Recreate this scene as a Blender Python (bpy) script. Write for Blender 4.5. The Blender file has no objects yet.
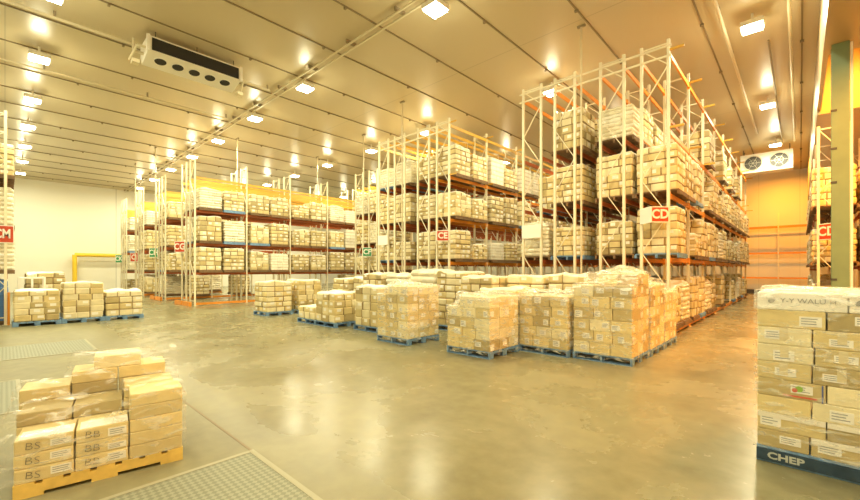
import bpy, bmesh, math, random
from mathutils import Vector, Matrix

SC = bpy.context.scene
COL = SC.collection
rnd = random.Random(7)

# ------------------------------------------------------------------ camera, world, exposure
CH = 1.85                                    # camera height
cam_data = bpy.data.cameras.new('camera')
cam_data.sensor_width = 36
cam_data.lens = 396.5 / 860 * 36
cam_data.shift_y = 20 / 860
cam_data.clip_start = 0.05
cam_data.clip_end = 200
cam = bpy.data.objects.new('camera', cam_data)
COL.objects.link(cam)
cam.location = (0, 0, CH)
cam.rotation_euler = (math.radians(90), 0, math.atan2(0.682, 0.731))
SC.camera = cam

w = bpy.data.worlds.new('world')
SC.world = w
w.use_nodes = True
w.node_tree.nodes['Background'].inputs[0].default_value = (1.0, 0.9, 0.7, 1)
w.node_tree.nodes['Background'].inputs[1].default_value = 0.3

SC.view_settings.view_transform = 'Standard'
SC.view_settings.look = 'None'
SC.view_settings.gamma = 1
SC.view_settings.use_curve_mapping = False
SC.view_settings.exposure = -0.30
LAMP_W = 380.0
GLOW_W = 75.0
LAMP_COL = (1.0, 0.945, 0.60)
SODIUM_W = 1800.0
SODIUM_COL = (1.0, 0.38, 0.035)
SC.cycles.max_bounces = 12
SC.cycles.diffuse_bounces = 7
SC.cycles.glossy_bounces = 4
SC.cycles.transparent_max_bounces = 16

CEIL = 9.5

# ------------------------------------------------------------------ materials
def new_mat(name):
    m = bpy.data.materials.new(name)
    m.use_nodes = True
    nt = m.node_tree
    return m, nt, nt.nodes['Principled BSDF']

def mat(name, c, rough=0.6, metal=0.0, var=0.0, scale=4.0, spec=0.5, emit=None, es=0.0, coat=0.0, rand=0.0, bump=0.0):
    m, nt, b = new_mat(name)
    b.inputs['Base Color'].default_value = (*c, 1)
    b.inputs['Roughness'].default_value = rough
    b.inputs['Metallic'].default_value = metal
    b.inputs['Specular IOR Level'].default_value = spec
    b.inputs['Coat Weight'].default_value = coat
    if emit:
        b.inputs['Emission Color'].default_value = (*emit, 1)
        b.inputs['Emission Strength'].default_value = es
    N = nt.nodes; L = nt.links
    col = None
    if var > 0 or bump > 0:
        tc = N.new('ShaderNodeTexCoord')
        nz = N.new('ShaderNodeTexNoise')
        nz.inputs['Scale'].default_value = scale
        nz.inputs['Detail'].default_value = 5
        L.new(tc.outputs['Object'], nz.inputs['Vector'])
    if var > 0:
        r = N.new('ShaderNodeMapRange')
        r.inputs['From Min'].default_value = 0.3
        r.inputs['From Max'].default_value = 0.7
        r.inputs['To Min'].default_value = 1 - var
        r.inputs['To Max'].default_value = 1 + var
        L.new(nz.outputs['Fac'], r.inputs['Value'])
        mul = N.new('ShaderNodeVectorMath'); mul.operation = 'SCALE'
        mul.inputs[0].default_value = c
        L.new(r.outputs[0], mul.inputs['Scale'])
        col = mul.outputs[0]
    if rand > 0:
        oi = N.new('ShaderNodeObjectInfo')
        r2 = N.new('ShaderNodeMapRange')
        r2.inputs['To Min'].default_value = 1 - rand
        r2.inputs['To Max'].default_value = 1 + rand
        L.new(oi.outputs['Random'], r2.inputs['Value'])
        mul2 = N.new('ShaderNodeVectorMath'); mul2.operation = 'SCALE'
        if col is None:
            mul2.inputs[0].default_value = c
        else:
            L.new(col, mul2.inputs[0])
        L.new(r2.outputs[0], mul2.inputs['Scale'])
        col = mul2.outputs[0]
    if col is not None:
        L.new(col, b.inputs['Base Color'])
    if bump > 0:
        bp = N.new('ShaderNodeBump')
        bp.inputs['Strength'].default_value = bump
        bp.inputs['Distance'].default_value = 0.02
        L.new(nz.outputs['Fac'], bp.inputs['Height'])
        L.new(bp.outputs[0], b.inputs['Normal'])
    return m

def floor_mat():
    m, nt, b = new_mat('polished_concrete')
    N = nt.nodes; L = nt.links
    tc = N.new('ShaderNodeTexCoord')
    n1 = N.new('ShaderNodeTexNoise'); n1.inputs['Scale'].default_value = 0.55; n1.inputs['Detail'].default_value = 8; n1.inputs['Roughness'].default_value = 0.62
    n1.inputs['Distortion'].default_value = 0.3
    n2 = N.new('ShaderNodeTexNoise'); n2.inputs['Scale'].default_value = 5.0; n2.inputs['Detail'].default_value = 6
    L.new(tc.outputs['Object'], n1.inputs['Vector']); L.new(tc.outputs['Object'], n2.inputs['Vector'])
    cr = N.new('ShaderNodeValToRGB')
    cr.color_ramp.elements[0].position = 0.32; cr.color_ramp.elements[0].color = (0.20, 0.183, 0.10, 1)
    cr.color_ramp.elements[1].position = 0.68; cr.color_ramp.elements[1].color = (0.305, 0.278, 0.16, 1)
    L.new(n1.outputs['Fac'], cr.inputs[0])
    mx = N.new('ShaderNodeMix'); mx.data_type = 'RGBA'; mx.blend_type = 'MULTIPLY'
    mx.inputs['Factor'].default_value = 0.35
    L.new(cr.outputs[0], mx.inputs['A'])
    cr2 = N.new('ShaderNodeValToRGB')
    cr2.color_ramp.elements[0].position = 0.35; cr2.color_ramp.elements[0].color = (0.6, 0.6, 0.6, 1)
    cr2.color_ramp.elements[1].position = 0.65
    L.new(n2.outputs['Fac'], cr2.inputs[0]); L.new(cr2.outputs[0], mx.inputs['B'])
    L.new(mx.outputs['Result'], b.inputs['Base Color'])
    rr = N.new('ShaderNodeMapRange'); rr.inputs['From Min'].default_value = 0.3; rr.inputs['From Max'].default_value = 0.7
    rr.inputs['To Min'].default_value = 0.19; rr.inputs['To Max'].default_value = 0.33
    L.new(n1.outputs['Fac'], rr.inputs['Value'])
    # the apron along the dock is worn dull by the trucks
    sp = N.new('ShaderNodeSeparateXYZ'); L.new(tc.outputs['Object'], sp.inputs[0])
    ap = N.new('ShaderNodeMapRange'); ap.inputs['From Min'].default_value = 2.3; ap.inputs['From Max'].default_value = 1.2
    ap.inputs['To Min'].default_value = 0; ap.inputs['To Max'].default_value = .36
    L.new(sp.outputs['Y'], ap.inputs['Value'])
    ad = N.new('ShaderNodeMath'); ad.operation = 'ADD'
    L.new(rr.outputs[0], ad.inputs[0]); L.new(ap.outputs[0], ad.inputs[1])
    L.new(ad.outputs[0], b.inputs['Roughness'])
    b.inputs['Specular IOR Level'].default_value = 0.45
    return m

def panel_mat(name, c, axis, pitch, rough=0.45, line=0.72, lw=0.02):
    """insulated wall panels: a fine joint every PITCH metres along AXIS"""
    m, nt, b = new_mat(name)
    N = nt.nodes; L = nt.links
    tc = N.new('ShaderNodeTexCoord'); sp = N.new('ShaderNodeSeparateXYZ')
    L.new(tc.outputs['Object'], sp.inputs[0])
    md = N.new('ShaderNodeMath'); md.operation = 'PINGPONG'; md.inputs[1].default_value = pitch / 2
    L.new(sp.outputs[axis], md.inputs[0])
    lt = N.new('ShaderNodeMath'); lt.operation = 'LESS_THAN'; lt.inputs[1].default_value = lw
    L.new(md.outputs[0], lt.inputs[0])
    mx = N.new('ShaderNodeMix'); mx.data_type = 'RGBA'
    mx.inputs['A'].default_value = (*c, 1)
    mx.inputs['B'].default_value = (*[v * line for v in c], 1)
    L.new(lt.outputs[0], mx.inputs['Factor'])
    L.new(mx.outputs['Result'], b.inputs['Base Color'])
    b.inputs['Roughness'].default_value = rough
    return m

def film_mat(name, lo, hi):
    m, nt, b = new_mat(name)
    N = nt.nodes; L = nt.links
    b.inputs['Base Color'].default_value = (0.97, 0.95, 0.89, 1)
    b.inputs['Roughness'].default_value = 0.22
    b.inputs['Specular IOR Level'].default_value = 0.8
    tc = N.new('ShaderNodeTexCoord')
    mp = N.new('ShaderNodeMapping'); mp.inputs['Rotation'].default_value = (0.3, 0.4, 0.2); mp.inputs['Scale'].default_value = (3.5, 3.5, 11)
    nz = N.new('ShaderNodeTexNoise'); nz.inputs['Scale'].default_value = 1.6; nz.inputs['Detail'].default_value = 4; nz.inputs['Distortion'].default_value = 0.8
    L.new(tc.outputs['Object'], mp.inputs['Vector']); L.new(mp.outputs[0], nz.inputs['Vector'])
    r = N.new('ShaderNodeMapRange'); r.inputs['From Min'].default_value = 0.50; r.inputs['From Max'].default_value = 0.72
    r.inputs['To Min'].default_value = lo; r.inputs['To Max'].default_value = hi
    L.new(nz.outputs['Fac'], r.inputs['Value']); L.new(r.outputs[0], b.inputs['Alpha'])
    bp = N.new('ShaderNodeBump'); bp.inputs['Strength'].default_value = 0.6; bp.inputs['Distance'].default_value = 0.03
    L.new(nz.outputs['Fac'], bp.inputs['Height']); L.new(bp.outputs[0], b.inputs['Normal'])
    return m

def checker_mat(name, c):
    m, nt, b = new_mat(name)
    N = nt.nodes; L = nt.links
    tc = N.new('ShaderNodeTexCoord'); mp = N.new('ShaderNodeMapping')
    mp.inputs['Rotation'].default_value = (0, 0, math.radians(45))
    ck = N.new('ShaderNodeTexChecker'); ck.inputs['Scale'].default_value = 26
    ck.inputs['Color1'].default_value = (*c, 1); ck.inputs['Color2'].default_value = (*[v * 0.72 for v in c], 1)
    L.new(tc.outputs['Object'], mp.inputs[0]); L.new(mp.outputs[0], ck.inputs[0])
    L.new(ck.outputs[0], b.inputs['Base Color'])
    bp = N.new('ShaderNodeBump'); bp.inputs['Strength'].default_value = 0.4; bp.inputs['Distance'].default_value = 0.01
    L.new(ck.outputs['Fac'], bp.inputs['Height']); L.new(bp.outputs[0], b.inputs['Normal'])
    b.inputs['Roughness'].default_value = 0.6; b.inputs['Specular IOR Level'].default_value = 0.25
    return m

M = {}
M['floor'] = floor_mat()
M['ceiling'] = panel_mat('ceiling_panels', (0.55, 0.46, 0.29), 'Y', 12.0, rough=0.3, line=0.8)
M['wall'] = panel_mat('white_wall_panels', (0.84, 0.82, 0.73), 'Y', 7.2, lw=0.035, line=0.75)
M['wall_x'] = panel_mat('white_wall_panels_end', (0.78, 0.74, 0.62), 'X', 2.4, line=0.85)
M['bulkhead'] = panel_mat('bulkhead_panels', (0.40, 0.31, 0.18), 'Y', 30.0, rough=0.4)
M['joint'] = mat('ceiling_joint', (0.26, 0.20, 0.12), 0.6)
M['pipe'] = mat('cream_pipe', (0.68, 0.60, 0.42), 0.4)
M['pipe_dark'] = mat('dark_pipe', (0.30, 0.24, 0.15), 0.5)
M['galv'] = mat('galvanised_steel', (0.70, 0.66, 0.54), 0.42, 0.25, rand=0.08)
M['post'] = mat('cream_upright_paint', (0.80, 0.74, 0.56), 0.45, rand=0.08)
M['beam'] = mat('orange_red_beam', (0.38, 0.09, 0.02), 0.45, rand=0.15)
M['beam_orange'] = mat('orange_beam', (0.75, 0.27, 0.03), 0.45, rand=0.12)
M['yellow'] = mat('yellow_beam', (0.64, 0.37, 0.05), 0.45, rand=0.1)
M['yellow_pipe'] = mat('yellow_pipe_paint', (0.85, 0.58, 0.05), 0.4)
M['card_a'] = mat('cardboard_tan', (0.69, 0.56, 0.28), 0.6, var=0.08, scale=6, rand=0.14)
M['card_b'] = mat('cardboard_brown', (0.50, 0.395, 0.19), 0.65, var=0.08, scale=6, rand=0.16)
M['card_c'] = mat('cardboard_pale', (0.80, 0.71, 0.47), 0.6, var=0.08, scale=6, rand=0.08)
M['card_flap'] = mat('cardboard_lid_white', (0.85, 0.80, 0.70), 0.6)
M['seam'] = mat('carton_seam', (0.30, 0.21, 0.10), 0.8)
M['label'] = mat('paper_label', (0.88, 0.85, 0.78), 0.6)
M['label_ink'] = mat('label_print', (0.30, 0.30, 0.30), 0.7)
M['ink'] = mat('marker_ink', (0.12, 0.10, 0.08), 0.8)
M['ink_grey'] = mat('grey_print', (0.25, 0.24, 0.22), 0.8)
M['ink_blue'] = mat('blue_print', (0.10, 0.14, 0.40), 0.8)
M['ink_red'] = mat('red_print', (0.65, 0.12, 0.06), 0.8)
M['ink_green'] = mat('green_print', (0.30, 0.50, 0.08), 0.8)
M['tape'] = mat('packing_tape', (0.72, 0.62, 0.40), 0.25)
M['sack'] = mat('woven_sack', (0.80, 0.74, 0.58), 0.55, var=0.10, scale=5, rand=0.08)
M['sack_b'] = mat('woven_sack_grey', (0.70, 0.64, 0.50), 0.55, var=0.10, scale=5, rand=0.08)
M['wrapwhite'] = mat('white_wrapped', (0.84, 0.80, 0.68), 0.35, var=0.10, scale=7, rand=0.06)
M['pallet_blue'] = mat('blue_pallet_paint', (0.17, 0.30, 0.50), 0.6, var=0.25, scale=9)
M['pallet_wood'] = mat('dark_timber', (0.20, 0.12, 0.06), 0.8, var=0.25, scale=9, rand=0.2)
M['pallet_yellow'] = mat('yellow_timber', (0.80, 0.56, 0.15), 0.6, var=0.15, scale=8)
M['white'] = mat('white_paint', (0.85, 0.82, 0.74), 0.45)
M['black'] = mat('black_mesh', (0.02, 0.018, 0.015), 0.6)
M['dark'] = mat('dark_grey', (0.06, 0.055, 0.05), 0.5)
M['green'] = mat('green_column_paint', (0.20, 0.27, 0.15), 0.5, var=0.12, scale=1.5)
M['red_sign'] = mat('red_sign_face', (0.55, 0.06, 0.02), 0.4)
M['green_sign'] = mat('green_sign_face', (0.03, 0.28, 0.10), 0.4)
M['sign_white'] = mat('white_sign_board', (0.86, 0.84, 0.78), 0.4)
M['pallet_navy'] = mat('navy_pallet_paint', (0.028, 0.055, 0.09), 0.6, var=0.25, scale=9)
M['stencil'] = mat('faded_stencil', (0.50, 0.52, 0.48), 0.7)
M['edge'] = mat('worn_steel_edge', (0.36, 0.34, 0.24), 0.6)
M['plate'] = checker_mat('checker_plate', (0.31, 0.32, 0.24))
M['lens'] = mat('lamp_lens', (1, 1, 1), 0.4, emit=(1.0, 0.93, 0.74), es=28)
M['lens_sodium'] = mat('sodium_lens', (1, 1, 1), 0.4, emit=(1.0, 0.5, 0.1), es=15)
M['film'] = film_mat('stretch_film', 0.02, 0.55)
M['film_heavy'] = film_mat('stretch_film_bunched', 0.18, 0.95)
M['film_thin'] = film_mat('stretch_film_thin', 0.05, 0.50)
M['blue_wrap'] = mat('blue_wrap', (0.08, 0.20, 0.50), 0.4)

# ------------------------------------------------------------------ mesh helpers
class MB:
    def __init__(self):
        self.v = []; self.f = []; self.mi = []; self.cur = 0
    def add(self, vs, fs):
        o = len(self.v)
        self.v += [tuple(p) for p in vs]
        for f in fs:
            self.f.append([i + o for i in f]); self.mi.append(self.cur)
        return self
    def box(self, x0, x1, y0, y1, z0, z1):
        vs = [(x0, y0, z0), (x1, y0, z0), (x1, y1, z0), (x0, y1, z0), (x0, y0, z1), (x1, y0, z1), (x1, y1, z1), (x0, y1, z1)]
        return self.add(vs, [(0, 3, 2, 1), (4, 5, 6, 7), (0, 1, 5, 4), (1, 2, 6, 5), (2, 3, 7, 6), (3, 0, 4, 7)])
    def tube(self, p, q, r, n=10, caps=True):
        p = Vector(p); q = Vector(q); d = (q - p).normalized()
        a = d.orthogonal().normalized(); b = d.cross(a)
        vs = []
        for c in (p, q):
            for i in range(n):
                t = 2 * math.pi * i / n
                vs.append(c + a * (r * math.cos(t)) + b * (r * math.sin(t)))
        fs = [(i, (i + 1) % n, n + (i + 1) % n, n + i) for i in range(n)]
        if caps:
            fs += [tuple(range(n - 1, -1, -1)), tuple(range(n, 2 * n))]
        return self.add(vs, fs)
    def bar(self, p, q, w, t, up=(0, 0, 1)):
        p = Vector(p); q = Vector(q); d = (q - p).normalized()
        s = d.cross(Vector(up))
        if s.length < 1e-4: s = d.orthogonal()
        s.normalize(); u = s.cross(d)
        vs = []
        for c in (p, q):
            for i, j in ((-1, -1), (1, -1), (1, 1), (-1, 1)):
                vs.append(c + s * (i * w / 2) + u * (j * t / 2))
        return self.add(vs, [(0, 3, 2, 1), (4, 5, 6, 7), (0, 1, 5, 4), (1, 2, 6, 5), (2, 3, 7, 6), (3, 0, 4, 7)])
    def disc(self, c, nrm, r, n=20, sx=1.0):
        c = Vector(c); nn = Vector(nrm).normalized(); a = nn.orthogonal().normalized(); b = nn.cross(a)
        return self.add([c + a * (r * math.cos(2 * math.pi * i / n)) + b * (r * sx * math.sin(2 * math.pi * i / n)) for i in range(n)], [tuple(range(n))])
    def mesh(self, name, mats):
        me = bpy.data.meshes.new(name)
        me.from_pydata(self.v, [], self.f)
        for m in (mats if isinstance(mats, (list, tuple)) else [mats]):
            me.materials.append(m)
        if any(self.mi):
            me.polygons.foreach_set('material_index', self.mi)
        me.update()
        return me
    def build(self, name, mats, parent=None):
        return put(name, self.mesh(name, mats), parent)

def put(name, me, parent=None, loc=(0, 0, 0), rz=0.0):
    o = bpy.data.objects.new(name, me)
    COL.objects.link(o)
    o.parent = parent
    o.location = loc
    if rz: o.rotation_euler = (0, 0, rz)
    return o

def tag(o, label, cat, group=None, kind=None):
    o['label'] = label; o['category'] = cat
    if group: o['group'] = group
    if kind: o['kind'] = kind
    return o

def thing(name, label, cat, loc=(0, 0, 0), rz=0.0, group=None):
    return tag(put(name, None, None, loc, rz), label, cat, group)

def struct(name, mb, m):
    o = mb.build(name, m); o['kind'] = 'structure'
    return o

def bevel_mesh(me, off=0.006, seg=1):
    bm = bmesh.new(); bm.from_mesh(me)
    bmesh.ops.bevel(bm, geom=bm.edges[:], offset=off, segments=seg, affect='EDGES', profile=0.5)
    bm.to_mesh(me); bm.free()
    return me

TXT = {}
def text_mesh(s, size, weight):
    cu = bpy.data.curves.new('lettering', 'FONT')
    cu.body = s; cu.size = size; cu.align_x = 'CENTER'; cu.align_y = 'CENTER'
    cu.offset = weight; cu.extrude = 0.001; cu.fill_mode = 'BOTH'; cu.resolution_u = 3
    o = bpy.data.objects.new('lettering', cu); COL.objects.link(o)
    bpy.context.view_layer.update()
    me = bpy.data.meshes.new_from_object(o)
    bpy.data.objects.remove(o)
    return me
def text(name, s, size, mtl, parent, origin, xdir, updir, weight=0.0, sx=1.0):
    """lettering laid on a surface: origin = centre of the word, xdir = reading direction"""
    k = (s, round(size, 4), weight)
    if k not in TXT: print('TEXT LATE', k); TXT[k] = text_mesh(*k)
    me = TXT[k].copy(); me.materials.clear(); me.materials.append(mtl)
    x = Vector(xdir).normalized(); u = Vector(updir).normalized(); z = x.cross(u)
    r = put(name, me, parent)
    r.matrix_basis = Matrix.Translation(Vector(origin)) @ Matrix((x * sx, u, z)).transposed().to_4x4()
    return r

for k in [('CD', 0.3488, 0.012), ('CE', 0.3488, 0.012), ('CF', 0.3875, 0.012), ('CG', 0.465, 0.012), ('CH', 0.465, 0.012), ('CJ', 0.5037, 0.012), ('CK', 0.5037, 0.012), ('CD', 0.4262, 0.012), ('C', 0.4125, 0.01), ('CM', 0.42, 0.012), ('CHEP', 0.085, 0.003), ('BS', 0.085, -0.002), ('BB', 0.085, -0.002), ('Y-Y WALU H', 0.06, 0.0), ('WALU', 0.06, 0.0)]:
    TXT[k] = text_mesh(*k)
ORD = ['bottom', 'second', 'third', 'fourth', 'fifth', 'sixth', 'seventh', 'eighth', 'ninth', 'tenth', 'eleventh', 'twelfth']
NTH = ['first', 'second', 'third', 'fourth', 'fifth', 'sixth', 'seventh', 'eighth', 'ninth', 'tenth', 'eleventh', 'twelfth']

# ------------------------------------------------------------------ the hall
XL, XR, YB, YF = -47.5, 9.0, 41.0, -8.0
struct('floor', MB().box(XL - .3, XR + .3, YF - .3, YB + .3, -0.3, 0), M['floor'])
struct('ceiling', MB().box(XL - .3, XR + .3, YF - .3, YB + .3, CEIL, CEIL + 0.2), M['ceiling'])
struct('wall_left', MB().box(XL - .2, XL, YF, YB, 0, CEIL), M['wall'])
struct('wall_back', MB().box(XL - .2, XR + .2, YB, YB + .2, 0, CEIL), M['wall_x'])
struct('wall_front', MB().box(XL - .2, XR + .2, YF - .2, YF, 0, CEIL), M['wall_x'])
struct('wall_right', MB().box(XR, XR + .2, YF, YB, 0, CEIL), M['wall'])
# cool-room bulkheads that hang over the right-hand side
BX = 0.42
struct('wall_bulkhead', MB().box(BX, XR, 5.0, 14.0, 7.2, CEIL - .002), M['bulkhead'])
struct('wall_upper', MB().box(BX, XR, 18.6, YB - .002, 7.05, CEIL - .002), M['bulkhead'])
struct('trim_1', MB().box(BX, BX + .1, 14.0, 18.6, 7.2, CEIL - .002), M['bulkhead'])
# ceiling joints, with their hangers' small cleats
n = 2
for k in range(24):
    x = 0.05 - 2.42 * k + (0.15 if k % 2 else 0)
    if x < XL + .3 or x > BX - .1: continue
    mb = MB().box(x - .022, x + .022, YF, YB, CEIL - .03, CEIL + .001)
    for y in range(-6, 40, 4):
        mb.box(x - .05, x + .05, y + .7 * (k % 3), y + .7 * (k % 3) + .06, CEIL - .09, CEIL - .029)
    struct('trim_%d' % n, mb, M['joint']); n += 1
# floor joint beside the dock
struct('trim_%d' % n, MB().box(-9.0, -4.1, 1.71, 1.735, -.01, .002), M['joint']); n += 1
# skirting kerb on the far wall, dark
struct('baseboard_back', MB().box(XL, BX, YB - .12, YB, 0, .3), M['dark'])

# dock plates let into the floor
def dock_plate(x0, x1, y0, y1, label):
    t = thing('dock_plate', label, 'dock plate', ((x0 + x1) / 2, (y0 + y1) / 2, 0), group='steel dock plates in the floor')
    a, b = (x1 - x0) / 2, (y1 - y0) / 2
    MB().box(-a, a, -b, b, -.02, .006).build('deck_plate', M['plate'], t)
    mb = MB()
    for q in ((-a - .05, -a, -b, b + .05), (a, a + .05, -b, b + .05), (-a, a, b, b + .05)):
        mb.box(*q, -.02, .009)
    mb.build('steel_edge', M['edge'], t)
dock_plate(-4.06, -1.9, -4.0, 1.69, 'grey checkered steel dock plate beside the yellow pallet')
dock_plate(-9.6, -7.5, -4.0, .12, 'ribbed steel dock plate behind the yellow pallet at the frame edge')
dock_plate(-13.9, -11.9, -4.0, 1.42, 'smooth grey dock plate halfway to the low pallet loads')

# ------------------------------------------------------------------ ceiling services
def pipe(name, pts, r, m, label, group=None, n=8):
    mb = MB()
    for a, b in zip(pts, pts[1:]): mb.tube(a, b, r, n)
    o = mb.build(name, m); tag(o, label, 'pipe', group); return o
t = thing('ceiling_rail', 'double cream rail running across the ceiling beside the middle row of lamps', 'rail', (-20, 7.9, CEIL))
MB().tube((-27, -.12, -.16), (20.2, -.12, -.16), .035).build('rail_tube', M['pipe'], t)
MB().tube((-27, .12, -.16), (20.2, .12, -.16), .035).build('rail_tube', M['pipe'], t)
for k in range(20): MB().box(-27 + k * 2.4, -26.95 + k * 2.4, -.2, .2, -.13, -.001).build('hanger_strap', M['pipe_dark'], t)
def ceiling_pipe(x, y0, y1, r, z, label, m='pipe'):
    t = thing('ceiling_pipe', label, 'pipe', (x, y0, CEIL), group='pipes along the ceiling')
    MB().tube((0, 0, z), (0, y1 - y0, z), r).build('pipe_run', M[m], t)
    k = 0.6
    while k < y1 - y0:
        MB().box(-.02, .02, k - .03, k + .03, z + r * .5, -.001).build('pipe_clip', M['pipe_dark'], t); k += 3.2
ceiling_pipe(-1.72, 4, 28, .045, -.2, 'cream pipe along the ceiling above the wide aisle, beside the lamps')
ceiling_pipe(-.22, 4, 31, .045, -.2, 'cream pipe along the ceiling tight against the bulkhead wall')
ceiling_pipe(-.75, 17, 31, .03, -.15, 'thin dark pipe along the ceiling between two cream pipes', 'pipe_dark')
ceiling_pipe(-16.1, -6, 7.5, .045, -.2, 'cream pipe along the ceiling just behind the long cooling unit')
ceiling_pipe(-20.6, -6, 7.5, .03, -.2, 'thin cream pipe along the ceiling past the first lamp of the dock row')

def dropper(x, y, z0, label):
    t = thing('ceiling_dropper', label, 'pipe', (x, y, CEIL), group='vertical droppers above the racks')
    MB().tube((0, 0, z0 - CEIL), (0, 0, -.02), .03).build('drop_pipe', M['pipe'], t)
    MB().box(-.12, .12, -.04, .04, -.06, -.001).build('ceiling_plate', M['pipe_dark'], t)
dropper(-5.0, 12.3, 0.1, 'cream vertical pipe from ceiling to floor at the end of rack block CD')
dropper(-13.2, 12.3, 0.1, 'cream vertical pipe from ceiling to floor at the end of rack block CE')
dropper(-23.85, 9.2, 6.9, 'cream vertical pipe dropping into rack block CG')
dropper(-23.85, 14.4, 6.9, 'cream vertical pipe dropping into rack block CG deeper down the row')
dropper(-29.4, 6.4, 0.1, 'cream vertical pipe from ceiling to floor at the end of rack block CH')
dropper(-35.0, 6.4, 0.1, 'cream vertical pipe from ceiling to floor at the end of rack block CJ')
dropper(-18.0, 13.8, 0.1, 'cream vertical pipe from ceiling to floor at the end of rack block CF')

# ------------------------------------------------------------------ lamps
housing = MB().box(-.27, .27, -.27, .27, -.42, -.28).box(-.03, .03, -.03, .03, -.28, 0)
housing_me = housing.mesh('lamp_housing', M['white'])
mbl = MB(); mbl.box(-.24, .24, -.24, .24, -.47, -.42)
lens_me = mbl.mesh('lens', M['lens'])
lens_sod = mbl.mesh('lens_sodium', M['lens_sodium'])
lamp_light = bpy.data.lights.new('lamp_light', 'AREA')
lamp_light.shape = 'DISK'; lamp_light.size = 0.46
lamp_light.energy = LAMP_W; lamp_light.color = LAMP_COL
glow_light = bpy.data.lights.new('lamp_glow', 'POINT')
glow_light.energy = GLOW_W; glow_light.color = LAMP_COL; glow_light.shadow_soft_size = 0.2
sod_light = bpy.data.lights.new('sodium_light', 'AREA')
sod_light.shape = 'DISK'; sod_light.size = 0.46
sod_light.energy = SODIUM_W; sod_light.color = SODIUM_COL
def lamp(x, y, label, z=CEIL, sodium=0):
    t = thing('ceiling_lamp', label, 'lamp', (x, y, z), group='ceiling lamps')
    put('lamp_housing', housing_me, t)
    put('lens', lens_sod if sodium else lens_me, t)
    ld = lamp_light
    if sodium:
        ld = sod_light.copy(); ld.energy = sodium
    li = bpy.data.objects.new('lamp_light', ld)
    COL.objects.link(li); li.parent = t; li.location = (0, 0, -.48)
    if not sodium:
        li = bpy.data.objects.new('lamp_glow', glow_light)
        COL.objects.link(li); li.parent = t; li.location = (0, 0, -.69)
LX = [-7.4, -14.4, -19.05, -23.85, -28.4, -33.1, -37.9, -42.6]
for row, y in (('dock', .8), ('middle', 8.15), ('rack', 15.2), ('far rack', 22.9)):
    for k, x in enumerate(LX):
        if row == 'dock' and k == 0: continue
        lamp(x, y, 'glowing square lamp, %s from the bulkhead in the %s lamp row' % (NTH[k], row))
for k, y in enumerate((7.6, 15.2, 22.9, 30.4)):
    lamp(-1.04, y, 'glowing square lamp over the wide aisle, %s counting towards the end wall' % NTH[k])
for k, (x, y) in enumerate(((-1.04, .6), (-7.4, -5.2), (3.6, -3.2))):  # added lamps, out of view, that brighten the fronts of the near stacks
    lamp(x, y, 'added unseen fill lamp above the dock apron, %s counting from the bulkhead' % NTH[k])
for k, (x, y, z, e) in enumerate(((1.9, 7.6, 7.2, 250), (1.7, 10.6, 7.2, 600), (1.35, 15.4, CEIL, SODIUM_W), (3.4, 21.5, 7.05, 500), (3.2, 30.0, 7.05, 500), (-1.04, 37.4, CEIL, 900))):  # last one added, hidden behind the cooling unit, to light the end wall
    lamp(x, y, 'orange lamp on the bulkhead side, %s counting from the dock to the end wall' % NTH[k], z, e)

# ------------------------------------------------------------------ cooling units
t = thing('ceiling_evaporator', 'long white cooling unit with black coil and five fans under the ceiling', 'cooling unit', (-15.45, 4.5, CEIL))
L2 = 1.42
mb = MB()
prof = [(.42, -.22), (.42, -.68), (-.42, -.88), (-.62, -.6), (-.62, -.22)]
for s in (-1, 1):
    pass
nv = len(prof)
mb.add([(x, -L2, z) for x, z in prof] + [(x, L2, z) for x, z in prof],
       [tuple(range(nv - 1, -1, -1)), tuple(range(nv, 2 * nv))] + [(i, (i + 1) % nv, nv + (i + 1) % nv, nv + i) for i in range(nv)])
mb.build('casing', M['white'], t)
MB().box(.421, .432, -L2 + .1, L2 - .08, -.66, -.27).build('coil', M['black'], t)
for s in (-1, 1):
    MB().box(.40, .47, s * L2 - .045, s * L2 + .045, -.72, -.2).build('end_cap', M['white'], t)
un = Vector((-.28, 0, -.74)).normalized()
un = Vector((.2, 0, -.84)).normalized()   # the underside looks down and out
for k in range(5):
    y = -1.0 + k * .5
    c = Vector((.02, y, -.775)) + un * .012
    fan = MB(); fan.disc(c, un, .17, 24); fan.build('fan_opening', M['black'], t)
    ring = MB()
    a = un.orthogonal().normalized(); b = un.cross(a)
    pts = [c + (a * math.cos(q * math.pi / 12) + b * math.sin(q * math.pi / 12)) * .18 for q in range(25)]
    for p, q in zip(pts, pts[1:]): ring.tube(p, q, .012, 5, False)
    ring.build('fan_ring', M['white'], t)
mb = MB()
for x in (.3, -.5):
    for y in (-1.2, 0, 1.2): mb.tube((x, y, -.23), (x, y, -.002), .012, 6)
mb.build('hanger_rod', M['dark'], t)
for s, nm in ((-1, 'a'), (1, 'b')):
    y = s * (L2 + .22)
    mb = MB()
    mb.tube((.1, s * L2, -.5), (.1, y, -.5), .04); mb.tube((.1, y, -.5), (-.5, y + s * .1, -.8), .035)
    mb.tube((-.2, s * L2, -.6), (-.2, y + s * .05, -.6), .05); mb.tube((-.2, y + s * .05, -.6), (-.2, y + s * .05, -.2), .03)
    mb.box(-.55, -.3, y - .06, y + .14, -.9, -.78)
    mb.build('pipe_bracket', M['pipe'], t)

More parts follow.
